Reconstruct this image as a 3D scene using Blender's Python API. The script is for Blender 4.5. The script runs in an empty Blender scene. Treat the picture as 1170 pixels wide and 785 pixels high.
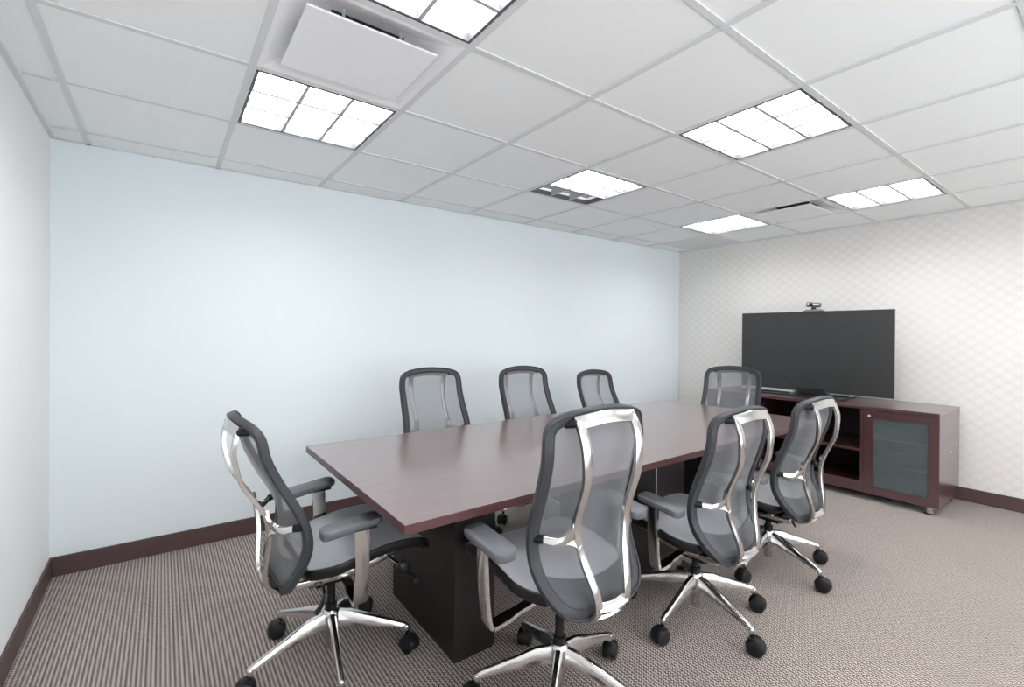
import bpy, bmesh, math, random
from mathutils import Vector, Matrix

sc = bpy.context.scene
COL = sc.collection
R = math.radians
random.seed(4)

# ------------------------------------------------------------------ camera, world, exposure
CAM_H = 1.328
cam_d = bpy.data.cameras.new('camera'); cam = bpy.data.objects.new('camera', cam_d); COL.objects.link(cam)
cam_d.sensor_width = 36.0; cam_d.sensor_fit = 'HORIZONTAL'
cam_d.lens = 537.07 * 36.0 / 1170.0
cam_d.shift_y = (383.0 - 392.5) / 1170.0
cam_d.clip_start = 0.02
yaw, pit, roll = 0.6389, -0.005, 0.007
fwd = Vector((math.sin(yaw) * math.cos(pit), math.cos(yaw) * math.cos(pit), math.sin(pit)))
rt = Vector((math.cos(yaw), -math.sin(yaw), 0)); up = rt.cross(fwd)
r2 = rt * math.cos(roll) + up * math.sin(roll); u2 = up * math.cos(roll) - rt * math.sin(roll)
M = Matrix((r2, u2, -fwd)).transposed().to_4x4(); M.translation = (0, 0, CAM_H)
cam.matrix_world = M
sc.camera = cam

sc.view_settings.view_transform = 'Standard'; sc.view_settings.look = 'None'
sc.view_settings.exposure = 0.33; sc.view_settings.gamma = 1.0
sc.view_settings.use_curve_mapping = False
LAMP_POWER = 13.5       # emission of the louvred ceiling lights
SKY = 4.0               # even white sky, soft fill through the added windows behind the camera

w = bpy.data.worlds.new('world'); sc.world = w; w.use_nodes = True
w.node_tree.nodes['Background'].inputs[0].default_value = (0.93, 0.97, 1.0, 1)
w.node_tree.nodes['Background'].inputs[1].default_value = SKY
sc.cycles.max_bounces = 12; sc.cycles.diffuse_bounces = 7; sc.cycles.glossy_bounces = 5
sc.cycles.transparent_max_bounces = 24; sc.cycles.sample_clamp_indirect = 6.0
sc.cycles.caustics_reflective = False; sc.cycles.caustics_refractive = False

# room box (metres)
XL, XR, YB, YF, ZC = -0.485, 5.20, 3.488, -1.45, 2.348
GX0, GY0, GS = -0.335, 3.888, 0.6095      # ceiling grid: x = GX0+GS*i, y = GY0-GS*j

# ------------------------------------------------------------------ materials
def mat(name, col=(.8, .8, .8), rough=.5, metal=0.0, spec=.5, coat=0.0, coat_r=.1, sheen=0.0):
    m = bpy.data.materials.new(name); m.use_nodes = True
    b = m.node_tree.nodes['Principled BSDF']
    b.inputs['Base Color'].default_value = (*col, 1); b.inputs['Roughness'].default_value = rough
    b.inputs['Metallic'].default_value = metal; b.inputs['Specular IOR Level'].default_value = spec
    b.inputs['Coat Weight'].default_value = coat; b.inputs['Coat Roughness'].default_value = coat_r; b.inputs['Coat IOR'].default_value = 1.75
    b.inputs['Sheen Weight'].default_value = sheen
    return m
class NT:
    def __init__(s, m): s.t = m.node_tree; s.b = s.t.nodes.get('Principled BSDF')
    def n(s, kind, **kw):
        x = s.t.nodes.new(kind)
        for k, v in kw.items():
            if k == 'ins':
                for kk, vv in v.items(): x.inputs[kk].default_value = vv
            else: setattr(x, k, v)
        return x
    def l(s, a, b): s.t.links.new(a, b)
    def math(s, op, a, b=None, c=None):
        x = s.t.nodes.new('ShaderNodeMath'); x.operation = op
        for i, v in enumerate((a, b, c)):
            if v is None: continue
            if isinstance(v, (int, float)): x.inputs[i].default_value = v
            else: s.l(v, x.inputs[i])
        return x.outputs[0]
    def mix(s, fac, a, b):
        x = s.t.nodes.new('ShaderNodeMix'); x.data_type = 'RGBA'
        if isinstance(fac, (int, float)): x.inputs[0].default_value = fac
        else: s.l(fac, x.inputs[0])
        for i, v in ((6, a), (7, b)):
            if isinstance(v, tuple): x.inputs[i].default_value = (*v, 1)
            else: s.l(v, x.inputs[i])
        return x.outputs[2]
    def bump(s, h, strength, dist):
        x = s.t.nodes.new('ShaderNodeBump'); x.inputs['Strength'].default_value = strength
        x.inputs['Distance'].default_value = dist; s.l(h, x.inputs['Height']); s.l(x.outputs[0], s.b.inputs['Normal'])

def paint(name, col, rough=.75):
    m = mat(name, col, rough, spec=.25); q = NT(m)
    tc = q.n('ShaderNodeTexCoord'); no = q.n('ShaderNodeTexNoise', ins={'Scale': 260.0, 'Detail': 2.0})
    q.l(tc.outputs['Object'], no.inputs['Vector']); q.bump(no.outputs[0], .06, .001)
    return m
M_BLUE = paint('pale_blue_wall_paint', (.76, .825, .845))
M_WHITE = paint('white_wall_paint', (.86, .86, .86))
M_TRIM = mat('dark_brown_vinyl_base', (.085, .048, .046), .45)

def carpet():
    m = mat('ribbed_loop_carpet', (.3, .25, .23), .95, spec=.1, sheen=.2); q = NT(m)
    g = q.n('ShaderNodeNewGeometry'); s = q.n('ShaderNodeSeparateXYZ'); q.l(g.outputs['Position'], s.inputs[0])
    X, Y = s.outputs[0], s.outputs[1]
    wob = q.math('MULTIPLY', q.math('SINE', q.math('MULTIPLY', Y, 2 * math.pi / .0115)), .17)
    u = q.math('ADD', q.math('DIVIDE', X, .0150), wob)
    rib = q.math('ADD', q.math('MULTIPLY', q.math('SINE', q.math('MULTIPLY', u, 2 * math.pi)), .5), .5)
    cell = q.math('FLOOR', u)
    st = q.math('ADD', q.math('MULTIPLY', q.math('SINE', q.math('ADD', q.math('MULTIPLY', Y, 2 * math.pi / .0115), q.math('MULTIPLY', cell, 3.0))), .5), .5)
    no = q.n('ShaderNodeTexNoise', ins={'Scale': 95.0, 'Detail': 3.0}); q.l(g.outputs['Position'], no.inputs['Vector'])
    big = q.n('ShaderNodeTexNoise', ins={'Scale': 2.2, 'Detail': 3.0}); q.l(g.outputs['Position'], big.inputs['Vector'])
    f = q.math('ADD', q.math('MULTIPLY', rib, .66), q.math('MULTIPLY', st, .36))
    f = q.math('ADD', f, q.math('MULTIPLY', q.math('SUBTRACT', no.outputs[0], .5), .8))
    mr = q.n('ShaderNodeMapRange', interpolation_type='SMOOTHSTEP', ins={'From Min': .34, 'From Max': .74}); q.l(f, mr.inputs[0])
    c = q.mix(mr.outputs[0], (.055, .044, .039), (.56, .475, .43))
    c2 = q.mix(q.math('MULTIPLY', big.outputs[0], .35), c, (.17, .14, .12))
    q.l(c2, q.b.inputs['Base Color']); q.bump(f, .5, .003)
    return m
M_CARPET = carpet()

def wallpaper():
    m = mat('trellis_wallpaper', (.75, .73, .7), .7, spec=.3); q = NT(m)
    g = q.n('ShaderNodeNewGeometry'); s = q.n('ShaderNodeSeparateXYZ'); q.l(g.outputs['Position'], s.inputs[0])
    a = q.math('DIVIDE', s.outputs[1], .105); b = q.math('DIVIDE', s.outputs[2], .085)
    lines = []
    for e in (q.math('ADD', a, b), q.math('SUBTRACT', a, b)):
        for off in (0.0, .22):
            d = q.math('ABSOLUTE', q.math('SUBTRACT', q.math('FRACT', q.math('ADD', e, off)), .5))
            mr = q.n('ShaderNodeMapRange', ins={'From Min': .030, 'From Max': .055, 'To Min': 1.0, 'To Max': 0.0}); q.l(d, mr.inputs[0])
            lines.append(mr.outputs[0])
    tot = lines[0]
    for x in lines[1:]: tot = q.math('MAXIMUM', tot, x)
    no = q.n('ShaderNodeTexNoise', ins={'Scale': 3.0, 'Detail': 3.0}); q.l(g.outputs['Position'], no.inputs['Vector'])
    fac = q.math('MULTIPLY', tot, q.math('MULTIPLY', no.outputs[0], 1.2))
    q.l(q.mix(fac, (.775, .755, .73), (.66, .63, .60)), q.b.inputs['Base Color'])
    return m
M_PAPER = wallpaper()

def tile_mat():
    m = mat('mineral_fibre_ceiling_tile', (.875, .895, .895), .9, spec=.1); q = NT(m)
    tc = q.n('ShaderNodeTexCoord'); no = q.n('ShaderNodeTexNoise', ins={'Scale': 190.0, 'Detail': 3.0}); q.l(tc.outputs['Object'], no.inputs['Vector'])
    q.bump(no.outputs[0], .12, .001)
    return m
M_TILE = tile_mat()
M_TEE = mat('white_ceiling_tee', (.68, .70, .70), .7)
M_WMETAL = mat('white_enamelled_metal', (.86, .86, .87), .35)
M_LOUVRE = mat('satin_aluminium_louvre', (.42, .43, .45), .4)
M_REVEAL = mat('grey_metal_reveal', (.10, .10, .11), .5)
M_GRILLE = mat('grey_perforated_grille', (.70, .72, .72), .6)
M_DARK = mat('dark_duct', (.05, .05, .05), .8)

def wood(name, c1, c2, rough, coat, coat_r=.2, axis='x'):
    m = mat(name, c1, rough, spec=.5, coat=coat, coat_r=coat_r); q = NT(m)
    tc = q.n('ShaderNodeTexCoord'); mp = q.n('ShaderNodeMapping')
    mp.inputs['Scale'].default_value = {'x': (2, 45, 45), 'y': (45, 2, 45), 'z': (45, 45, 2)}[axis]
    no = q.n('ShaderNodeTexNoise', ins={'Scale': 2.0, 'Detail': 6.0, 'Roughness': .6})
    q.l(tc.outputs['Object'], mp.inputs[0]); q.l(mp.outputs[0], no.inputs['Vector'])
    mr = q.n('ShaderNodeMapRange', ins={'From Min': .35, 'From Max': .65}); q.l(no.outputs[0], mr.inputs[0])
    q.l(q.mix(mr.outputs[0], c1, c2), q.b.inputs['Base Color'])
    return m
M_TOP = wood('mahogany_laminate_top', (.125, .072, .072), (.160, .096, .094), .28, 1.0, .24)
M_EDGE = wood('mahogany_edge_band', (.060, .018, .020), (.085, .027, .028), .4, .2)
M_PED = wood('espresso_pedestal_panel', (.006, .004, .004), (.010, .006, .006), .5, .08, .3, 'z')
M_CAB = wood('dark_mahogany_cabinet', (.052, .017, .018), (.075, .028, .029), .32, .9, .24)
M_CABIN = mat('cabinet_interior', (.016, .009, .010), .5)
M_CHROME = mat('polished_aluminium', (.66, .65, .64), .19, 1.0)
M_CHROME2 = mat('bright_chrome_tube', (.62, .62, .63), .08, 1.0)
M_FRAME = mat('graphite_plastic_frame', (.040, .042, .047), .44, spec=.3)
M_BLACK = mat('black_plastic', (.009, .009, .010), .38, spec=.3)
M_RUBBER = mat('black_rubber_tyre', (.010, .010, .012), .45, spec=.35)
M_PAD = mat('grey_soft_arm_pad', (.10, .105, .115), .42)

def mesh_fabric(name, col, cover):
    m = mat(name, col, .7, spec=.3, sheen=.3); q = NT(m)
    tc = q.n('ShaderNodeTexCoord'); sp = q.n('ShaderNodeSeparateXYZ'); q.l(tc.outputs['Object'], sp.inputs[0])
    # woven threads: fine cross hatching modulates how much the cloth covers
    a = q.math('ABSOLUTE', q.math('SINE', q.math('MULTIPLY', sp.outputs[0], math.pi / .0030)))
    b = q.math('ABSOLUTE', q.math('SINE', q.math('MULTIPLY', sp.outputs[2], math.pi / .0030)))
    k = q.math('MULTIPLY', q.math('SUBTRACT', q.math('MAXIMUM', a, b), .8), .5)
    f = q.math('ADD', k, cover)
    tr = q.n('ShaderNodeBsdfTransparent'); mx = q.n('ShaderNodeMixShader')
    q.l(f, mx.inputs[0]); q.l(tr.outputs[0], mx.inputs[1]); q.l(q.b.outputs[0], mx.inputs[2])
    q.l(mx.outputs[0], q.t.nodes['Material Output'].inputs[0])
    return m
M_MESH = mesh_fabric('grey_mesh_back_fabric', (.18, .185, .20), .62)
M_BAND = mesh_fabric('dark_mesh_lower_band', (.075, .078, .085), .90)
def seat_fabric():
    m = mat('grey_mesh_seat_fabric', (.29, .295, .315), .6, spec=.4, sheen=.4); q = NT(m)
    tc = q.n('ShaderNodeTexCoord'); wv = q.n('ShaderNodeTexWave', ins={'Scale': 90.0, 'Distortion': 1.0}); q.l(tc.outputs['Object'], wv.inputs['Vector'])
    q.bump(wv.outputs[0], .15, .001); return m
M_SEAT = seat_fabric()
M_SCREEN = mat('tv_screen', (.030, .030, .030), .35, spec=.5)
M_TVB = mat('tv_bezel', (.015, .015, .016), .25)
M_SILVER = mat('brushed_silver', (.72, .74, .75), .3, .6)
M_GREYP = mat('grey_camera_plastic', (.16, .16, .17), .3)
M_LENS = mat('camera_lens_glass', (.01, .01, .012), .05)
def frosted():
    m = mat('frosted_green_glass', (.17, .20, .205), .18, spec=.6); q = NT(m)
    no = q.n('ShaderNodeTexNoise', ins={'Scale': 6.0, 'Detail': 2.0}); q.bump(no.outputs[0], .03, .01)
    tr = q.n('ShaderNodeBsdfTransparent', ins={'Color': (.62, .70, .71, 1)}); mx = q.n('ShaderNodeMixShader', ins={'Fac': .42})
    q.l(tr.outputs[0], mx.inputs[1]); q.l(q.b.outputs[0], mx.inputs[2])
    q.l(mx.outputs[0], q.t.nodes['Material Output'].inputs[0]); return m
M_GLASS = frosted()
def emit(name, col, s):
    m = bpy.data.materials.new(name); m.use_nodes = True; t = m.node_tree; t.nodes.clear()
    e = t.nodes.new('ShaderNodeEmission'); o = t.nodes.new('ShaderNodeOutputMaterial')
    e.inputs[0].default_value = (*col, 1); e.inputs[1].default_value = s; t.links.new(e.outputs[0], o.inputs[0]); return m
M_LAMP = emit('fluorescent_light', (.985, .99, 1.0), LAMP_POWER)
M_FILLGLASS = mat('fill_window_glass', (1, 1, 1), .02)
q = NT(M_FILLGLASS); tr = q.n('ShaderNodeBsdfTransparent'); mx = q.n('ShaderNodeMixShader', ins={'Fac': .06})
q.l(tr.outputs[0], mx.inputs[1]); q.l(q.b.outputs[0], mx.inputs[2]); q.l(mx.outputs[0], q.t.nodes['Material Output'].inputs[0])

# ------------------------------------------------------------------ mesh helpers
def obj(name, bm, mats, parent=None, smooth=None, bevel=None, subsurf=0):
    bmesh.ops.remove_doubles(bm, verts=bm.verts, dist=1e-6)
    bmesh.ops.recalc_face_normals(bm, faces=bm.faces)
    me = bpy.data.meshes.new(name); bm.to_mesh(me); bm.free()
    for m in (mats if isinstance(mats, (list, tuple)) else [mats]): me.materials.append(m)
    o = bpy.data.objects.new(name, me); COL.objects.link(o)
    if parent: o.parent = parent
    if smooth is not None:
        for p in me.polygons: p.use_smooth = True
        if smooth > 0:
            me.set_sharp_from_angle(angle=R(smooth))
    if bevel:
        b = o.modifiers.new('bevel', 'BEVEL'); b.width = bevel; b.segments = 2; b.limit_method = 'ANGLE'; b.angle_limit = R(40)
    if subsurf:
        s = o.modifiers.new('subsurf', 'SUBSURF'); s.levels = subsurf; s.render_levels = subsurf
    return o
def box(bm, x0, x1, y0, y1, z0, z1, mi=0, mx=None):
    vs = [bm.verts.new(Vector(p)) for p in ((x0,y0,z0),(x1,y0,z0),(x1,y1,z0),(x0,y1,z0),(x0,y0,z1),(x1,y0,z1),(x1,y1,z1),(x0,y1,z1))]
    if mx is not None:
        for v in vs: v.co = mx @ v.co
    for f in ((0,3,2,1),(4,5,6,7),(0,1,5,4),(1,2,6,5),(2,3,7,6),(3,0,4,7)):
        fc = bm.faces.new([vs[i] for i in f]); fc.material_index = mi
    return vs
def cyl(bm, p0, p1, r0, r1=None, n=20, mi=0, caps=True):
    p0, p1 = Vector(p0), Vector(p1); r1 = r0 if r1 is None else r1
    d = (p1 - p0).normalized(); a = d.orthogonal().normalized(); b = d.cross(a)
    A, B = [], []
    for i in range(n):
        t = 2 * math.pi * i / n; v = a * math.cos(t) + b * math.sin(t)
        A.append(bm.verts.new(p0 + v * r0)); B.append(bm.verts.new(p1 + v * r1))
    for i in range(n):
        f = bm.faces.new((A[i], A[(i+1) % n], B[(i+1) % n], B[i])); f.material_index = mi
    if caps:
        f = bm.faces.new(A[::-1]); f.material_index = mi; f = bm.faces.new(B); f.material_index = mi
def lathe(bm, prof, n=24, mi=0, mx=None, mif=None):
    rings = []
    for r, z in prof:
        ring = []
        for i in range(n):
            t = 2 * math.pi * i / n; v = Vector((r * math.cos(t), r * math.sin(t), z))
            ring.append(bm.verts.new(mx @ v if mx is not None else v))
        rings.append(ring)
    for k, (a, b) in enumerate(zip(rings, rings[1:])):
        for i in range(n):
            f = bm.faces.new((a[i], a[(i+1) % n], b[(i+1) % n], b[i])); f.material_index = mif(k) if mif else mi
    for ring in (rings[0][::-1], rings[-1]):
        f = bm.faces.new(ring); f.material_index = mi
def catmull(pts, seg=6, closed=False):
    P = [Vector(p) for p in pts]; n = len(P); out = []
    rng = range(n) if closed else range(n - 1)
    for i in rng:
        if closed: p0, p1, p2, p3 = P[(i-1) % n], P[i], P[(i+1) % n], P[(i+2) % n]
        else: p0, p1, p2, p3 = P[max(i-1, 0)], P[i], P[i+1], P[min(i+2, n-1)]
        for k in range(seg):
            t = k / seg
            out.append(.5 * ((2*p1) + (p2-p0)*t + (2*p0-5*p1+4*p2-p3)*t*t + (-p0+3*p1-3*p2+p3)*t**3))
    if not closed: out.append(P[-1].copy())
    return out
def sweep(bm, path, ref, sec, sizes, closed=False, mi=0):
    """sweep a section polygon (in units of half width / half thickness) along path; ref(i) = thickness direction"""
    n = len(path); rings = []
    for i, p in enumerate(path):
        if closed: t = path[(i+1) % n] - path[i-1]
        else: t = path[min(i+1, n-1)] - path[max(i-1, 0)]
        t.normalize(); r = Vector(ref(i)); r = (r - t * r.dot(t)).normalized(); s = t.cross(r)
        hw, ht = sizes(i)
        rings.append([bm.verts.new(p + s * (a * hw) + r * (b * ht)) for a, b in sec])
    m = len(sec)
    for i in range(n if closed else n - 1):
        A, B = rings[i], rings[(i+1) % n]
        for j in range(m):
            f = bm.faces.new((A[j], A[(j+1) % m], B[(j+1) % m], B[j])); f.material_index = mi
    if not closed:
        f = bm.faces.new(rings[0][::-1]); f.material_index = mi; f = bm.faces.new(rings[-1]); f.material_index = mi
SEC = [(math.copysign(abs(math.cos(t)) ** .5, math.cos(t)), math.copysign(abs(math.sin(t)) ** .5, math.sin(t))) for t in [2*math.pi*k/12 for k in range(12)]]
SECB = [(-1,-.8),(-.8,-1),(.8,-1),(1,-.8),(1,.8),(.8,1),(-.8,1),(-1,.8)]

def tag(o, label=None, cat=None, group=None, kind=None):
    if label: o['label'] = label
    if cat: o['category'] = cat
    if group: o['group'] = group
    if kind: o['kind'] = kind
    return o
def empty(name, loc, rz=0, parent=None):
    o = bpy.data.objects.new(name, None); COL.objects.link(o); o.location = loc; o.rotation_euler = (0, 0, rz); o.empty_display_size = .1
    if parent: o.parent = parent
    return o
def struct(name, bm, m, parent=None, **k):
    o = obj(name, bm, m, parent, **k)
    if not parent: o['kind'] = 'structure'
    return o
def copy_tree(o, parent=None):
    kids = list(o.children); c = o.copy(); COL.objects.link(c); c.parent = parent
    for ch in kids: copy_tree(ch, c)
    return c

# ------------------------------------------------------------------ room shell
T = .10
bm = bmesh.new(); box(bm, XL - T, XR + T, YF - T, YB + T, -.1, 0); struct('floor', bm, M_CARPET)
bm = bmesh.new(); box(bm, XL - T, XR + T, YB, YB + T, 0, ZC + .25); struct('wall_back', bm, M_BLUE)
bm = bmesh.new(); box(bm, XL - T, XL, YF - T, YB, 0, ZC + .25); struct('wall_left', bm, M_WHITE)
bm = bmesh.new(); box(bm, XR, XR + T, YF - T, YB, 0, ZC + .25); struct('wall_right', bm, M_PAPER)
# front wall (behind the camera) with unseen windows added to let in fill light
WX = [(-.30, 1.30), (1.46, 2.90), (3.06, 4.30)]; WZ0, WZ1 = .25, 2.25
bm = bmesh.new()
box(bm, XL, XR, YF - T, YF, 0, WZ0); box(bm, XL, XR, YF - T, YF, WZ1, ZC + .25)
xs = [XL] + [v for a in WX for v in a] + [XR]
for a, b in zip(xs[::2], xs[1::2]): box(bm, a, b, YF - T, YF, WZ0, WZ1)
struct('wall_front', bm, M_WHITE)
for i, (a, b) in enumerate(WX):
    bm = bmesh.new()
    for (x0, x1, z0, z1) in ((a, a+.05, WZ0, WZ1), (b-.05, b, WZ0, WZ1), (a+.05, b-.05, WZ0, WZ0+.05), (a+.05, b-.05, WZ1-.05, WZ1)):
        box(bm, x0, x1, YF - .075, YF - .03, z0, z1)
    wn = struct('fill_window_%d' % (i + 1), bm, M_WMETAL)
    bm = bmesh.new(); box(bm, a+.05, b-.05, YF - .058, YF - .052, WZ0+.05, WZ1-.05); obj('fill_window_pane', bm, M_FILLGLASS, wn)
# baseboards
BH, BT = .106, .012
def bb(name, *a):
    bm = bmesh.new(); box(bm, *a); struct(name, bm, M_TRIM, bevel=.003)
bb('baseboard_back', XL + BT, XR - BT, YB - BT, YB, 0, BH)
bb('baseboard_left', XL, XL + BT, YF, YB, 0, BH)
bb('baseboard_right', XR - BT, XR, YF, YB, 0, BH)
bb('baseboard_front', XL + BT, XR - BT, YF, YF + BT, 0, BH)

# ceiling: individual lay-in tiles above a tee grid
gx = lambda i: GX0 + GS * i
gy = lambda j: GY0 - GS * j
LIGHTS = [(1, 3), (1, 5), (4, 3), (4, 5), (7, 3), (7, 5)]      # (column, row): spans gx(i)..gx(i+1), gy(row)..gy(row-1)
LIGHTS_REAR = [(1, 7), (4, 7), (7, 7)]
PLAQ = [(1, 4), (7, 4)]; GRILLE = [(8, 2)]
skip = set(LIGHTS + LIGHTS_REAR + PLAQ + GRILLE)
bm = bmesh.new(); TW = .012
for i in range(-1, 10):
    for j in range(0, 10):
        if (i, j) in skip: continue
        x0, x1 = max(gx(i), XL), min(gx(i+1), XR); y0, y1 = max(gy(j), YF), min(gy(j-1), YB)
        if x1 - x0 < .03 or y1 - y0 < .03: continue
        box(bm, x0, x1, y0, y1, ZC + .006, ZC + .02)
box(bm, XL, XR, YF, YB, ZC + .2, ZC + .22)
struct('ceiling', bm, M_TILE)
bm = bmesh.new()
for i in range(0, 10):
    if XL + .03 < gx(i) < XR - .03: box(bm, gx(i) - TW, gx(i) + TW, YF, YB, ZC, ZC + .0058)
for j in range(0, 10):
    if YF < gy(j) < YB:
        xs = [XL + .02] + [gx(i) for i in range(0, 10)] + [XR - .02]
        for a, b in zip(xs, xs[1:]):
            if b - a > .05: box(bm, a + TW, b - TW, gy(j) - TW, gy(j) + TW, ZC + .001, ZC + .0058)
for a in ((XL, XL + .02, YF, YB), (XR - .02, XR, YF, YB)): box(bm, *a, ZC, ZC + .005)
for a in ((XL + .02, XR - .02, YB - .02, YB), (XL + .02, XR - .02, YF, YF + .02)): box(bm, *a, ZC, ZC + .005)
struct('trim_1', bm, M_TEE)

# ------------------------------------------------------------------ ceiling fittings
def make_light():
    h = GS / 2 - TW
    r = empty('ceiling_light', (0, 0, ZC))
    bm = bmesh.new()     # housing: open-bottomed tray
    box(bm, -h, h, -h, h, .095, .10)
    for a in ((-h, -h+.004, -h, h), (h-.004, h, -h, h), (-h+.004, h-.004, -h, -h+.004), (-h+.004, h-.004, h-.004, h)): box(bm, *a, .002, .095)
    obj('housing', bm, M_WMETAL, r)
    bm = bmesh.new()     # dark shadow-gap frame round the louvre
    g0, g1 = h - .004, h - .016
    for a in ((-g0, -g1, -g0, g0), (g1, g0, -g0, g0), (-g1, g1, -g0, -g1), (-g1, g1, g1, g0)): box(bm, *a, .0005, .03)
    obj('frame', bm, M_REVEAL, r)
    bm = bmesh.new(); box(bm, -g1+.001, g1-.001, -g1+.001, g1-.001, .045, .050)
    obj('diffuser', bm, M_LAMP, r)
    bm = bmesh.new()     # white parabolic louvre, 3 x 3 cells: blades narrow at the top, wide below
    k = g1 - .001
    def blade(c, ax):
        for s0, s1, z0, z1 in ((.0075, .0075, .003, .006), (.0040, .0015, .006, .042)):
            vs = []
            for z, s in ((z0, s0), (z1, s1)):
                for p in ((-k, c - s), (k, c - s), (k, c + s), (-k, c + s)):
                    vs.append(bm.verts.new((p[0], p[1], z) if ax == 'x' else (p[1], p[0], z)))
            for f in ((0,3,2,1),(4,5,6,7),(0,1,5,4),(1,2,6,5),(2,3,7,6),(3,0,4,7)): bm.faces.new([vs[i] for i in f])
    for c in (-k/3, k/3): blade(c, 'x'); blade(c, 'y')
    obj('louvre', bm, M_LOUVRE, r)
    return r
proto = make_light()
LBL = {(1, 3): 'square louvred ceiling light over near end of table, beyond the white air diffuser',
       (1, 5): 'square louvred ceiling light cut off by top edge of photo',
       (4, 3): 'louvred ceiling light above the table middle with one row of cells greyed as louvre cut-off shade',
       (4, 5): 'large louvred ceiling light over the chairs on the near side of the table',
       (7, 3): 'small distant louvred ceiling light beside the grey return grille',
       (7, 5): 'louvred ceiling light close to the wallpapered wall, right of the slotted air diffuser',
       (1, 7): 'louvred ceiling light behind the camera, nearest the white left wall',
       (4, 7): 'louvred ceiling light behind the camera in the middle column',
       (7, 7): 'louvred ceiling light behind the camera, nearest the wallpapered wall'}
first = True
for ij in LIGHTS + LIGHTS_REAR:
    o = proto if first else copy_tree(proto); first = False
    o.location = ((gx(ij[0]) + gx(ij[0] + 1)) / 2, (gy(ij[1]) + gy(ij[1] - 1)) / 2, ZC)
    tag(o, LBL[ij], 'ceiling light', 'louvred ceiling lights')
    if ij == (4, 3):     # louvre cut-off shade imitated by a grey panel: the lamp panel stops short of the row of cells nearest the blue wall
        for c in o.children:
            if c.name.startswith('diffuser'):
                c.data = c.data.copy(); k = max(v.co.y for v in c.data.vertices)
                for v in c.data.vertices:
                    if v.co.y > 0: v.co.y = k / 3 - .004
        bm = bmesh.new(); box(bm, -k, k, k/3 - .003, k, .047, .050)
        obj('cutoff_shade_panel', bm, M_GRILLE, o)

def make_plaque():
    h = GS / 2 - TW
    r = empty('air_diffuser', (0, 0, ZC))
    bm = bmesh.new()     # coved back pan rising to the duct collar
    prof = [(h, .002), (h - .02, .004), (h - .06, .022), (h - .12, .048), (.13, .055)]
    def ring(rr, z, rad):
        return [bm.verts.new((x, y, z)) for x, y in ((-rr, -rr), (rr, -rr), (rr, rr), (-rr, rr))]
    rs = [ring(a, z, 0) for a, z in prof]
    for A, B in zip(rs, rs[1:]):
        for i in range(4): bm.faces.new((A[i], A[(i+1) % 4], B[(i+1) % 4], B[i]))
    obj('back_pan', bm, M_WMETAL, r)
    bm = bmesh.new(); box(bm, -.13, .13, -.13, .13, .055, .12); obj('duct_collar', bm, M_DARK, r)
    bm = bmesh.new(); box(bm, -.225, .225, -.205, .205, -.012, -.004); obj('face_plate', bm, M_WMETAL, r, bevel=.002)
    for sx in (-1, 1):
        for sy in (-1, 1):
            bm = bmesh.new(); cyl(bm, (sx * .10, sy * .16, -.004), (sx * .10, sy * .16, .050), .005, n=10)
            cyl(bm, (sx * .10, sy * .16, .006), (sx * .10, sy * .16, .014), .010, n=10)
            obj('hanger', bm, M_SILVER, r, smooth=40)
    return r
pl = make_plaque()
pl.location = ((gx(1) + gx(2)) / 2, (gy(4) + gy(3)) / 2, ZC)
tag(pl, 'white square plaque air diffuser hanging between two ceiling lights above the left side', 'air vent', 'plaque air diffusers')
p2 = copy_tree(pl); p2.location = ((gx(7) + gx(8)) / 2, (gy(4) + gy(3)) / 2, ZC)
tag(p2, 'white air diffuser with dark slots between the two far lights near the wallpaper', 'air vent', 'plaque air diffusers')

h = GS / 2 - TW
gr = empty('return_grille', ((gx(8) + gx(9)) / 2, (gy(2) + gy(1)) / 2, ZC))
tag(gr, 'grey flat perforated return air grille in the ceiling at the far corner', 'air vent')
bm = bmesh.new()
for a in ((-h, -h+.02, -h, h), (h-.02, h, -h, h), (-h+.02, h-.02, -h, -h+.02), (-h+.02, h-.02, h-.02, h)): box(bm, *a, .0, .012)
obj('frame', bm, M_GRILLE, gr)
bm = bmesh.new()
box(bm, -h+.02, h-.02, -h+.02, h-.02, .008, .010)
for k in range(22):
    y = -h + .03 + k * (2*h - .06) / 21; box(bm, -h+.02, h-.02, y - .004, y + .004, .003, .008)
obj('grille_core', bm, M_GRILLE, gr)

# ------------------------------------------------------------------ conference table
TX0, TX1, TY0, TY1, TZ = .592, 3.62, 1.335, 2.565, .740
tb = empty('conference_table', ((TX0+TX1)/2, (TY0+TY1)/2, 0))
tag(tb, 'long rectangular dark mahogany conference table on black slab pedestals', 'table')
cx, cy = (TX0+TX1)/2, (TY0+TY1)/2
bm = bmesh.new(); box(bm, TX0-cx, TX1-cx, TY0-cy, TY1-cy, TZ-.032, TZ)
for f in bm.faces: f.material_index = 0 if f.normal.z > .5 or f.calc_center_median().z > TZ - .001 else 1
obj('tabletop', bm, [M_TOP, M_EDGE], tb, bevel=.0015)
for x0, x1 in ((.935, 1.13), (1.95, 2.222), (2.232, 2.50), (3.02, 3.215)):
    yb = 2.25 if x0 < 1.5 or x0 > 2.6 else 2.12
    bm = bmesh.new(); box(bm, x0-cx, x1-cx, 1.63-cy, yb-cy, .012, TZ-.033); box(bm, x0-cx+.006, x1-cx-.006, 1.636-cy, yb-.006-cy, 0, .0119)
    obj('pedestal', bm, M_PED, tb, bevel=.002)
bm = bmesh.new(); box(bm, 2.2225-cx, 2.2315-cx, 1.628-cy, 1.66-cy, .02, TZ-.034)
tag(obj('seam_strip', bm, M_SILVER, tb), 'thin bright metal strip between the middle pedestal panels')

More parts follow.
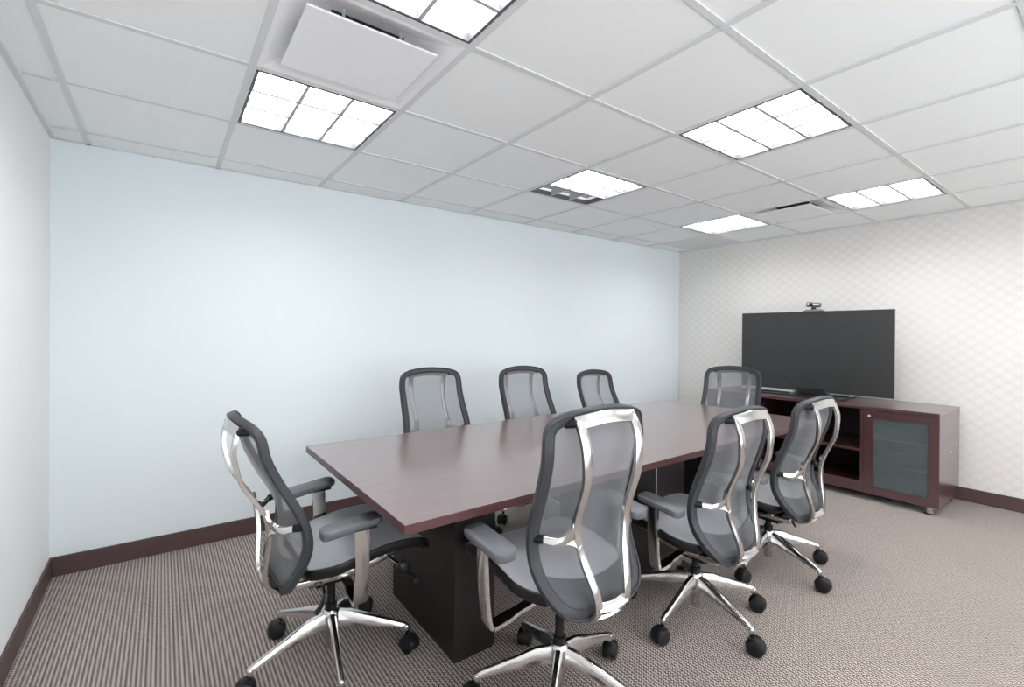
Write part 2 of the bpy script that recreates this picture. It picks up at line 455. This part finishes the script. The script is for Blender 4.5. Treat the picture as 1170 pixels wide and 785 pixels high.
# ------------------------------------------------------------------ office chair prototype (faces +Y)
LN0 = -.10       # the measured profile was of a chair leaning 0.1 rad more
PIV = Vector((0, -.10, .45))
def unlean(y, z):
    a, b = y - PIV.y, z - PIV.z
    return (PIV.y + a * math.cos(LN0) - b * math.sin(LN0), PIV.z + a * math.sin(LN0) + b * math.cos(LN0))
def interp(tab, x):
    if x <= tab[0][0]: return tab[0][1]
    for (a, b), (c, d) in zip(tab, tab[1:]):
        if x <= c: return b + (d - b) * (x - a) / (c - a)
    return tab[-1][1]
# side profile of backrest loop: z -> y (leaning pose)
RAWP = [(.360, -.198), (.39, -.202), (.42, -.200), (.45, -.190), (.50, -.170), (.55, -.157), (.60, -.159), (.66, -.175), (.72, -.203),
        (.78, -.238), (.84, -.270), (.90, -.296), (.96, -.309), (1.01, -.330), (1.04, -.345)]
sm = [v for v in catmull([(z, y, 0) for z, y in RAWP], 5)]
PROF = [(v.x, v.y) for v in sm]
def back_pt(x, z, push=0.0):
    y = interp(PROF, z) + .030 * ((x / .205) ** 2 - 1) * min(1, max(0, (z - .38) / .2)) + push
    yy, zz = unlean(y, z)
    return Vector((x, yy - PIV.y, zz - PIV.z))
half = [(0, .384), (.080, .388), (.138, .406), (.178, .445), (.202, .505), (.213, .585), (.214, .66), (.208, .75), (.205, .85), (.206, .91), (.200, .955), (.178, .984), (.130, .998), (.06, 1.004), (0, 1.006)]
loop2 = [(x, z) for x, z in half] + [(-x, z) for x, z in half[-2:0:-1]]
loop2s = [(v.x, v.y) for v in catmull([(x, z, 0) for x, z in loop2], 4, True)]
HW = sorted({round(z, 4): x for x, z in [(v.x, v.y) for v in catmull([(x, z, 0) for x, z in half], 6)]}.items())
def hw(z): return interp(HW, z)

def make_chair():
    r = empty('office_chair', (0, 0, 0))
    # ---- five-star base
    bm = bmesh.new()
    lathe(bm, [(.030, .112), (.034, .118), (.036, .175), (.033, .196), (.026, .204)])
    obj('base_hub', bm, M_CHROME, r, smooth=40)
    bm = bmesh.new()
    lathe(bm, [(.018, .048), (.021, .052), (.021, .2035), (.0235, .2040), (.0235, .228), (.016, .230), (.016, .335)], mif=lambda k: 0 if k < 2 else 1)
    obj('gas_column', bm, [M_CHROME2, M_BLACK], r, smooth=40)
    for k in range(5):
        bm = bmesh.new(); L = .305
        path = [Vector((x, 0, z)) for x, z in ((.024, .166), (.08, .160), (.16, .140), (.235, .122), (.285, .108), (L, .101))]
        hts = [.030, .029, .022, .014, .011, .009]; ws = [.018, .0165, .014, .012, .0115, .011]
        sweep(bm, path, lambda i: (0, 0, 1), [(-1,-.9),(-.6,-1),(.6,-1),(1,-.9),(.85,.7),(.45,1),(-.45,1),(-.85,.7)], lambda i: (ws[i], hts[i]))
        lathe(bm, [(.010, .078), (.012, .080), (.012, .104), (.008, .108)], n=12, mx=Matrix.Translation((L - .004, 0, 0)))
        leg = obj('base_leg', bm, M_CHROME, r, smooth=50); leg.rotation_euler.z = R(72 * k)
        # caster hangs under the tip
        bm = bmesh.new()
        cyl(bm, (0, 0, .058), (0, 0, .084), .007, n=10)
        for s in (-1, 1):     # two wheels
            lathe(bm, [(.014, 0), (.028, .0015), (.0325, .006), (.0340, .012), (.0325, .019), (.024, .023)], n=22, mi=0,
                  mx=Matrix.Translation((-.016, s * .006, .034)) @ Matrix.Rotation(-s * math.pi / 2, 4, 'X'))
        # hood: part ring over the wheels
        prev = None
        for q_ in range(9):
            a = R(-10 + q_ * 25); c, s_ = math.cos(a), math.sin(a)
            ring = [bm.verts.new((-.016 + rr * c, yy, .034 + rr * s_)) for rr, yy in ((.0355, -.024), (.039, -.016), (.039, .016), (.0355, .024))]
            if prev:
                for u in range(3):
                    f = bm.faces.new((prev[u], prev[u+1], ring[u+1], ring[u])); f.material_index = 1
            prev = ring
        cs = obj('caster', bm, [M_RUBBER, M_BLACK], leg, smooth=40)
        cs.location = (L - .004, 0, 0); cs.rotation_euler.z = R([160, 205, 140, 190, 230][k])
    # ---- tilt mechanism
    up_ = []
    bm = bmesh.new()
    box(bm, -.055, .055, -.10, .12, .335, .385, 0)
    box(bm, -.040, .040, -.07, .07, .318, .335, 0)
    for s in (-1, 1):
        sweep(bm, catmull([(s*.062, -.150, .365), (s*.066, -.06, .362), (s*.066, .05, .358), (s*.070, .15, .372), (s*.072, .26, .402)], 4), lambda i: (0, 0, 1), SECB, lambda i: (.007, .014), mi=1)
        cyl(bm, (s*.05, -.045, .372), (s*.078, -.045, .372), .016, n=14, mi=1)
    cyl(bm, (-.07, .20, .388), (.07, .20, .388), .008, n=12, mi=1)
    me_ = obj('tilt_mechanism', bm, [M_BLACK, M_CHROME], r, smooth=40, bevel=.002); up_.append(me_)
    # knobs and lever
    bm = bmesh.new()
    cyl(bm, (.07, .205, .385), (.20, .215, .385), .007, n=10, mi=1)
    lathe(bm, [(.012, -.016), (.026, -.012), (.028, .006), (.018, .014)], n=20, mx=Matrix.Translation((.212, .215, .385)) @ Matrix.Rotation(R(90), 4, 'Y') @ Matrix.Rotation(R(15), 4, 'X'))
    cyl(bm, (.218, .222, .372), (.222, .262, .330), .010, .009, n=12)
    lathe(bm, [(.008, -.012), (.016, -.009), (.016, .009), (.008, .012)], n=16, mx=Matrix.Translation((.222, .270, .322)) @ Matrix.Rotation(R(80), 4, 'Y'))
    up_.append(obj('crank_knob', bm, [M_BLACK, M_CHROME], r, smooth=40))
    bm = bmesh.new()
    sweep(bm, catmull([(.05, -.055, .345), (.10, -.06, .345), (.125, -.065, .335), (.128, -.075, .300), (.124, -.095, .272)], 3), lambda i: (0, 1, .3), SECB, lambda i: (.008 if i < 8 else .010, .005))
    up_.append(obj('tilt_lever', bm, M_BLACK, r, smooth=40))
    # ---- seat shell and cushion
    sprof = [(-.150, .462), (-.12, .466), (-.05, .484), (.03, .498), (.10, .508), (.18, .512), (.24, .507), (.29, .490), (.325, .462)]
    SP = [(v.x, v.y) for v in catmull([(y, z, 0) for y, z in sprof], 4)]
    def shw(y):   # half width by y
        t = (y + .140) / .465
        return .238 * (1 - .30 * max(0, .25 - t) ** 2 / .0625 - .13 * max(0, t - .8) ** 2 / .04)
    def sz(x, y):
        return interp(SP, y) + .014 * (x / .24) ** 2 - .004 - (.012 * (abs(x) / .24) ** 8)
    def slab(bm, ys, nx, t0, t1, inset, mi=0):
        top, bot = [], []
        for y in ys:
            hwid = shw(y) - inset; rt_, rb = [], []
            for k in range(nx + 1):
                x = hwid * (-1 + 2 * k / nx)
                rt_.append(bm.verts.new((x, y, sz(x, y) - t0))); rb.append(bm.verts.new((x * .97, y, sz(x, y) - t1)))
            top.append(rt_); bot.append(rb)
        n = len(ys)
        for i in range(n - 1):
            for k in range(nx):
                for a, fl in ((top, 0), (bot, 1)):
                    vs = (a[i][k], a[i][k+1], a[i+1][k+1], a[i+1][k]); f = bm.faces.new(vs if not fl else vs[::-1]); f.material_index = mi
            for k in (0, nx):
                f = bm.faces.new((top[i][k], top[i+1][k], bot[i+1][k], bot[i][k])); f.material_index = mi
        for i in (0, n - 1):
            for k in range(nx):
                f = bm.faces.new((top[i][k], top[i][k+1], bot[i][k+1], bot[i][k])); f.material_index = mi
    ys = [-.136 + .461 * t / 24 for t in range(25)]
    bm = bmesh.new(); slab(bm, ys, 16, 0, .016, .004)
    up_.append(obj('seat', bm, M_SEAT, r, smooth=50, bevel=.004))
    bm = bmesh.new()
    # black rim round the cushion edge plus shell beneath
    slab(bm, [-.130 + .440 * t / 20 for t in range(21)], 12, .0165, .042, .002)
    slab(bm, [-.10 + .34 * t / 10 for t in range(11)], 8, .040, .068, .06)
    edge = []
    for y in ys: edge.append((shw(y) - .002, y))
    rim = [(x, y) for x, y in edge] + [(-x, y) for x, y in edge[::-1]]
    path = [Vector((x, y, sz(x, y) - .016)) for x, y in rim]
    sweep(bm, path, lambda i: (0, 0, 1), SEC, lambda i: (.007, .016), closed=True)
    up_.append(obj('seat_shell', bm, M_BLACK, r, smooth=45))
    bm = bmesh.new()
    box(bm, -.075, .075, -.02, .14, .386, .432)
    up_.append(obj('seat_bracket', bm, M_BLACK, r, bevel=.01))
    # ---- arms: polished L posts carrying soft pads
    for s in (-1, 1):
        bm = bmesh.new()
        path = catmull([(s*.050, .030, .350), (s*.13, .030, .336), (s*.20, .030, .322), (s*.240, .030, .320), (s*.255, .030, .336), (s*.266, .030, .40), (s*.274, .028, .50), (s*.280, .026, .606)], 4)
        def rf(i, s=s):
            return (0, 0, 1) if i < 10 else (s, 0, .35) if i < 18 else (s, 0, 0)
        sweep(bm, path, rf, SECB, lambda i: (.019 if i < 6 else .023 + .004 * min(1, i / 28), .0085))
        p = obj('arm_post', bm, M_CHROME, r, smooth=35); up_.append(p)
        bm = bmesh.new()
        outline = []
        a, b = .043, .106
        for cx_, cy_, a0 in ((a-.026, b-.026, 0), (-a+.026, b-.026, 90), (-a+.030, -b+.030, 180), (a-.030, -b+.030, 270)):
            rr = .026 if cy_ > 0 else .030
            for q_ in range(6):
                t = R(a0 + q_ * 18); outline.append((cx_ + rr * math.cos(t), cy_ + rr * math.sin(t)))
        zl = [(.88, -.014), (.96, -.012), (1.0, -.006), (1.0, .006), (.975, .0095), (.93, .0110)]
        rings = []
        for f_, z in zl:
            ring = []
            for x, y in outline:
                zz = z + .010 * (y / b) - (.012 * max(0, (-y - .06) / .075) if z < 0 else .003 * max(0, (-y - .08) / .055))
                ring.append(bm.verts.new((x * f_ + (0), y * (1 - (1 - f_) * .4), zz)))
            rings.append(ring)
        n = len(outline)
        for A, B in zip(rings, rings[1:]):
            for i in range(n): bm.faces.new((A[i], A[(i+1) % n], B[(i+1) % n], B[i]))
        bm.faces.new(rings[0][::-1]); bm.faces.new(rings[-1])
        pad = obj('arm_pad', bm, M_PAD, r, smooth=50, bevel=None); pad.location = (s*.276, -.014, .630); pad.rotation_euler.z = R(-s * 3); up_.append(pad)
        bm = bmesh.new(); box(bm, -.020, .020, -.035, .045, -.006, .006)
        br = obj('pad_bracket', bm, M_BLACK, pad, bevel=.002); br.location = (0, .045, -.0185)
    # ---- backrest loop (origin at the pivot)
    bm = bmesh.new()
    path = [back_pt(x, z) for x, z in loop2s]
    nrm = []
    for x, z in loop2s:
        e = .01; dz = back_pt(x, min(z+e, 1.035)) - back_pt(x, max(z-e, .362)); dx = back_pt(x+e, z) - back_pt(x-e, z)
        nn = dz.cross(dx); nn.normalize(); nrm.append(nn)
    def fsz(i):
        z = loop2s[i][1]
        return (.0195 if z < .95 else .0165, .0105 if z > .5 else .009)
    cen = back_pt(0, .72)
    sweep(bm, path, lambda i: nrm[i], SEC, fsz, closed=True)
    bf = obj('backrest_frame', bm, M_FRAME, r, smooth=60); bf.location = PIV; up_.append(bf)
    # piping line on the frame's edge: raised lip
    bm = bmesh.new()
    path2 = []
    for (x, z), p, n_ in zip(loop2s, path, nrm):
        rad = Vector((x, 0, (z - .70) * .55)); rad.normalize(); rad = (rad - n_ * rad.dot(n_)).normalized()
        path2.append(p + rad * .0150 + n_ * .0005)
    sweep(bm, path2, lambda i: nrm[i], SEC, lambda i: (.0045, .0145), closed=True)
    lip = obj('edge_lip', bm, M_FRAME, bf, smooth=60)
    # mesh panel
    def panel(z0f, z1f, nz, nx, push, inset):
        bm = bmesh.new(); rows = []
        for k in range(nz + 1):
            row = []
            for q_ in range(nx + 1):
                u = -1 + 2 * q_ / nx
                z = z0f(u) + (z1f(u) - z0f(u)) * k / nz
                x = u * max(.002, hw(z) - inset)
                row.append(bm.verts.new(back_pt(x, z, push)))
            rows.append(row)
        for a, b in zip(rows, rows[1:]):
            for q_ in range(nx): bm.faces.new((a[q_], a[q_+1], b[q_+1], b[q_]))
        return bm
    bm = panel(lambda u: .390 + .0 * u, lambda u: .998 - .018 * u ** 4, 56, 16, 0.0, .010)
    obj('backrest_mesh', bm, M_MESH, bf, smooth=0)
    bm = panel(lambda u: .389, lambda u: .482 + .045 * u * u, 14, 16, -.0035, .012)
    obj('lower_band', bm, M_BAND, bf, smooth=0)
    # ---- polished harp behind the mesh
    def bp(x, y, z):
        yy, zz = unlean(y, z); return Vector((x, yy - PIV.y, zz - PIV.z))
    bm = bmesh.new()
    NB = (0, -1, .25)
    for s in (-1, 1):
        pts = [(s*.118, -.362, .982), (s*.120, -.370, .950), (s*.119, -.374, .91), (s*.116, -.366, .86), (s*.113, -.348, .80), (s*.112, -.315, .745), (s*.113, -.285, .70),
               (s*.112, -.265, .660), (s*.106, -.256, .615), (s*.094, -.252, .56), (s*.080, -.256, .50), (s*.069, -.258, .45), (s*.062, -.250, .405), (s*.058, -.224, .374), (s*.056, -.172, .358)]
        path = catmull([bp(*p) for p in pts], 4)
        n = len(path)
        def ref(i, path=path):
            t = path[min(i+1, len(path)-1)] - path[max(i-1, 0)]; return Vector((1, 0, 0)).cross(t)
        def sz_(i, n=n):
            t = i / n
            return ((.0180 - .0035 * min(1, t / .5)) if t < .5 else .0135 + .001 * (t - .5), .0075)
        sweep(bm, path, ref, SECB, sz_)
        # lumbar arm: smooth fork from bar out to the loop
        a_pts = [(s*.108, -.268, .690), (s*.118, -.262, .655), (s*.140, -.240, .630), (s*.168, -.222, .626), (s*.197, -.190, .638)]
        pa = catmull([bp(*p) for p in a_pts], 4)
        sweep(bm, pa, lambda i: (0, -1, .1), SECB, lambda i: (.017 - .007 * i / 16, .007))
        a_pts = [(s*.104, -.257, .600), (s*.120, -.250, .615), (s*.145, -.234, .622)]
        pa = catmull([bp(*p) for p in a_pts], 3)
        sweep(bm, pa, lambda i: (0, -1, .1), SECB, lambda i: (.010, .006))
    # top bridge with a shallow arch
    pa = catmull([bp(-.134, -.360, .978), bp(-.09, -.367, .982), bp(0, -.374, .988), bp(.09, -.367, .982), bp(.134, -.360, .978)], 5)
    sweep(bm, pa, lambda i: (0, -1, .3), SECB, lambda i: (.0205, .0070))
    # lower bridge plate
    pa = catmull([bp(-.062, -.250, .408), bp(0, -.255, .402), bp(.062, -.250, .408)], 4)
    sweep(bm, pa, lambda i: (0, -1, .5), SECB, lambda i: (.014, .006))
    pa = catmull([bp(-.058, -.205, .366), bp(0, -.210, .362), bp(.058, -.205, .366)], 4)
    sweep(bm, pa, lambda i: (0, -.4, -1), SECB, lambda i: (.020, .006))
    bs = obj('back_support', bm, M_CHROME, r, smooth=38); bs.location = PIV; up_.append(bs)
    for s in (-1, 1):     # black clips that hold the loop
        bm = bmesh.new()
        p0, p1 = bp(s*.132, -.360, .978), back_pt(s*.150, .978)
        cyl(bm, p0, p1, .0135, .011, n=14); cyl(bm, p0 + (p0 - p1).normalized() * .006, p0, .010, .0135, n=14)
        obj('frame_clip', bm, M_BLACK, bs, smooth=40)
        bm = bmesh.new()
        p0, p1 = bp(s*.192, -.196, .637), back_pt(s*.208, .640)
        cyl(bm, p0, p1, .013, .015, n=14)
        obj('frame_clip', bm, M_BLACK, bs, smooth=40)
    return r
UPPER = ('tilt_mechanism', 'crank_knob', 'tilt_lever', 'seat', 'seat_shell', 'seat_bracket', 'arm_post', 'arm_pad', 'backrest_frame', 'back_support')
chair0 = make_chair()
# x, y, yaw (0 = facing +Y), raise, extra lean, base leg angle (world), label, group
CH = [
 (.553, 1.967, -88, .000, .08, 189, 'grey mesh office chair tucked under the near left end of the table', -.015),
 (1.162, 1.262, -2, .024, -.145, 293, 'largest nearest mesh office chair with bright polished back bars, on the near long side', .035),
 (2.030, 1.262, -2, -.045, -.085, 187, 'middle mesh office chair of the three on the near long side of the table', 0),
 (2.815, 1.290, -1, -.055, -.050, 184, 'mesh office chair on the near long side closest to the cabinet', 0),
 (1.440, 2.590, 178, .045, .02, 200, 'mesh office chair across the table, leftmost against the pale blue wall', 0),
 (2.185, 2.540, 179, .028, .0, 230, 'mesh office chair across the table, middle one against the blue wall', 0),
 (3.085, 2.640, 182, -.040, .02, 215, 'mesh office chair across the table, smallest and nearest the far corner', 0),
 (3.615, 2.005, 106, .010, .0, 205, 'mesh office chair at the far end of the table in front of the television', 0),
]
allch = [chair0] + [copy_tree(chair0) for _ in CH[1:]]
for o, (x, y, yw, dz, ln, la, lab, ws_) in zip(allch, CH):
    o.location = (x, y, 0); o.rotation_euler.z = R(yw); k = 0
    tag(o, lab, 'chair', 'mesh office chairs round the table'); done = []
    for c in o.children:
        n = c.name.split('.')[0]
        if n == 'base_leg': c.rotation_euler.z = R(la - yw + 72 * k); k += 1
        elif n in UPPER:
            c.location.z += dz
            if n in ('arm_post', 'arm_pad'): c.location.x += ws_ * (-1 if (c.name.split('.')[0], len([1 for d in done if d == n])) in (('arm_post', 0), ('arm_pad', 0)) else 1); done.append(n)
            if n in ('backrest_frame', 'back_support'): c.rotation_euler.x = ln

# ------------------------------------------------------------------ credenza
CX0, CX1, CY0, CY1, CZ0, CZ1 = 4.545, 5.165, .885, 2.705, .060, .758
cr = empty('credenza', ((CX0+CX1)/2, (CY0+CY1)/2, 0))
tag(cr, 'low dark mahogany media cabinet with frosted glass door against the wallpapered wall', 'cabinet')
ox, oy = (CX0+CX1)/2, (CY0+CY1)/2
def cb(name, m, boxes, parent=cr, **k):
    bm = bmesh.new()
    for a in boxes: box(bm, a[0]-ox, a[1]-ox, a[2]-oy, a[3]-oy, a[4], a[5])
    return obj(name, bm, m, parent, **k)
cb('top_panel', M_CAB, [(CX0, CX1, CY0, CY1, CZ1-.026, CZ1)], bevel=.002)
for a, b in ((CY0, CY0+.022), (CY1-.022, CY1)): cb('side_panel', M_CAB, [(CX0+.022, CX1, a, b, CZ0, CZ1-.0275)], bevel=.001)
cb('bottom_panel', M_CAB, [(CX0+.022, CX1-.01, CY0+.0225, CY1-.0225, CZ0, CZ0+.045)])
cb('back_panel', M_CABIN, [(CX1-.010, CX1-.002, CY0+.0225, CY1-.0225, CZ0+.0455, CZ1-.028)])
DY0, DY1 = 1.350, 2.240
for y in (DY0, DY1 - .022): cb('divider', M_CAB, [(CX0+.004, CX1-.012, y, y+.022, CZ0+.0455, CZ1-.028)])
cb('divider', M_CABIN, [(CX0+.03, CX1-.012, 1.79, 1.808, CZ0+.0455, CZ1-.028)])
for y0, y1 in ((DY0+.0225, 1.7895), (1.8085, DY1-.0225)):
    cb('shelf', M_CAB, [(CX0+.01, CX1-.012, y0, y1, .385, .407)])
cb('lower_rail', M_CAB, [(CX0+.002, CX0+.0215, DY0, DY1, CZ0, CZ0+.085)], bevel=.001)
for y0, y1 in ((CY0+.023, DY0-.0005), (DY1+.0005, CY1-.023)):
    for z in (.30, .50): cb('shelf', M_SILVER, [(CX0+.035, CX1-.012, y0, y1, z, z+.012)])
for q_, (y0, y1) in enumerate(((CY0, DY0 - .002), (DY1 + .002, CY1))):
    fw = .063; z0, z1 = CZ0, CZ1 - .029
    d = cb('door', M_CAB, [(CX0, CX0+.020, y0, y0+fw, z0, z1), (CX0, CX0+.020, y1-fw, y1, z0, z1), (CX0, CX0+.020, y0+fw, y1-fw, z0, z0+fw), (CX0, CX0+.020, y0+fw, y1-fw, z1-fw, z1)], bevel=.001)
    g_ = cb('glass_pane', M_GLASS, [(CX0+.007, CX0+.012, y0+fw, y1-fw, z0+fw, z1-fw)], parent=d)
    g_['label'] = 'frosted greenish glass pane'
    bm = bmesh.new(); yk = (y1 - .037) if q_ == 0 else (y0 + .037)
    lathe(bm, [(.009, 0), (.009, .010), (.006, .014)], n=16, mx=Matrix.Translation((CX0-ox, yk-oy, z1-.045)) @ Matrix.Rotation(R(-90), 4, 'Y'))
    obj('door_lock', bm, M_SILVER, d, smooth=40)
for x in (CX0+.035, CX1-.07):
    for y in (CY0+.058, (CY0+CY1)/2, CY1-.07):
        bm = bmesh.new(); lathe(bm, [(.034, 0), (.034, .004), (.022, .010), (.020, .012), (.020, .0548)], mx=Matrix.Translation((x-ox, y-oy, 0)))
        f_ = obj('foot', bm, M_CHROME, cr, smooth=35)
# small hinge screw caps on the end panel
for (x, z) in ((4.90, .43), (5.07, .47)):
    bm = bmesh.new(); lathe(bm, [(.007, 0), (.007, .002), (.004, .003)], n=14, mx=Matrix.Translation((x-ox, CY0-oy, z)) @ Matrix.Rotation(R(90), 4, 'X'))
    obj('screw_cap', bm, M_SILVER, cr, smooth=30)

# ------------------------------------------------------------------ television
VX, VY0, VY1, VZ0, VZ1 = 4.88, 1.240, 2.518, .800, 1.548
tv = empty('television', (VX, (VY0+VY1)/2, CZ1)); ty = (VY0+VY1)/2
tag(tv, 'large flat dark screen television on the media cabinet', 'television')
def tvp(name, m, boxes, parent=tv, **k):
    bm = bmesh.new()
    for a in boxes: box(bm, a[0]-VX, a[1]-VX, a[2]-ty, a[3]-ty, a[4]-CZ1, a[5]-CZ1)
    return obj(name, bm, m, parent, **k)
tvp('tv_body', M_TVB, [(VX-.001, VX+.022, VY0, VY1, VZ0, VZ1), (VX+.022, VX+.055, VY0+.25, VY1-.25, VZ0+.06, VZ1-.28)], bevel=.003)
e = .008
tvp('tv_screen', M_SCREEN, [(VX-.0030, VX-.0012, VY0+e, VY1-e, VZ0+.018, VZ1-e)])
tvp('bezel_trim', M_FRAME, [(VX-.0045, VX-.0012, VY0, VY0+e, VZ0, VZ1), (VX-.0045, VX-.0012, VY1-e, VY1, VZ0, VZ1), (VX-.0045, VX-.0012, VY0+e, VY1-e, VZ1-e, VZ1), (VX-.0045, VX-.0012, VY0+e, VY1-e, VZ0, VZ0+.016)])
tvp('stand_neck', M_TVB, [(VX-.01, VX+.03, ty-.13, ty+.10, CZ1+.012, VZ0+.03)], bevel=.004)
tvp('stand_base', M_TVB, [(VX-.16, VX+.15, ty-.33, ty+.62, CZ1, CZ1+.012)], bevel=.004)

# silver slab devices on the stand either side of the neck
def device(y0, y1, x0, x1, label, hgt):
    z0 = CZ1 + .0125
    o = empty('silver_media_box', ((x0+x1)/2, (y0+y1)/2, z0)); xc, yc = (x0+x1)/2, (y0+y1)/2
    bm = bmesh.new(); box(bm, x0-xc, x1-xc, y0-yc, y1-yc, .003, hgt); obj('case', bm, M_SILVER, o, bevel=.003)
    bm = bmesh.new(); box(bm, x0-xc-.002, x0-xc, y0-yc+.02, y1-yc-.03, .006, .012); obj('front_slot', bm, M_BLACK, o)
    for sx in (-1, 1):
        for sy in (-1, 1):
            bm = bmesh.new(); cyl(bm, (sx*(x1-x0)*.4, sy*(y1-y0)*.4, 0), (sx*(x1-x0)*.4, sy*(y1-y0)*.4, .003), .008, n=12); obj('rubber_foot', bm, M_RUBBER, o)
    tag(o, label, 'media box', 'silver boxes under the television')
device(ty + .125, ty + .60, VX-.06, VX+.02, 'long silver media box under the television, left of its black neck', .027)
device(ty - .325, ty - .150, VX+.04, VX+.145, 'silver media box under the television, right of its black neck', .026)

# ------------------------------------------------------------------ webcam on top of the television
wy = 1.850
wc = empty('video_camera', (VX + .01, wy, VZ1 + .0005))
tag(wc, 'small grey video conference camera sitting on top of the television', 'camera')
bm = bmesh.new(); box(bm, -.030, .020, -.085, .085, 0, .012); box(bm, -.022, .014, -.065, .065, .012, .020); obj('mount', bm, M_GREYP, wc, bevel=.004)
bm = bmesh.new(); lathe(bm, [(.024, .018), (.020, .030), (.016, .040)], n=20); obj('swivel', bm, M_BLACK, wc, smooth=40)
bm = bmesh.new()
mx = Matrix.Translation((0, 0, .062)) @ Matrix.Rotation(R(7), 4, 'X')
cyl(bm, mx @ Vector((0, -.058, 0)), mx @ Vector((0, .058, 0)), .024, n=24)
body = obj('camera_body', bm, M_GREYP, wc, smooth=40, bevel=.003)
bm = bmesh.new(); lathe(bm, [(.018, 0), (.018, .008), (.014, .010), (.010, .006)], n=20, mx=Matrix.Translation((-.020, .015, .062)) @ Matrix.Rotation(R(-90), 4, 'Y'))
obj('lens', bm, M_LENS, body, smooth=40)
bm = bmesh.new()
sweep(bm, [mx @ Vector((-.0235, y, .004)) for y in (-.050, -.02, .01, .045)], lambda i: (-1, 0, 0), SECB, lambda i: (.006, .0018)); obj('silver_stripe', bm, M_SILVER, body)
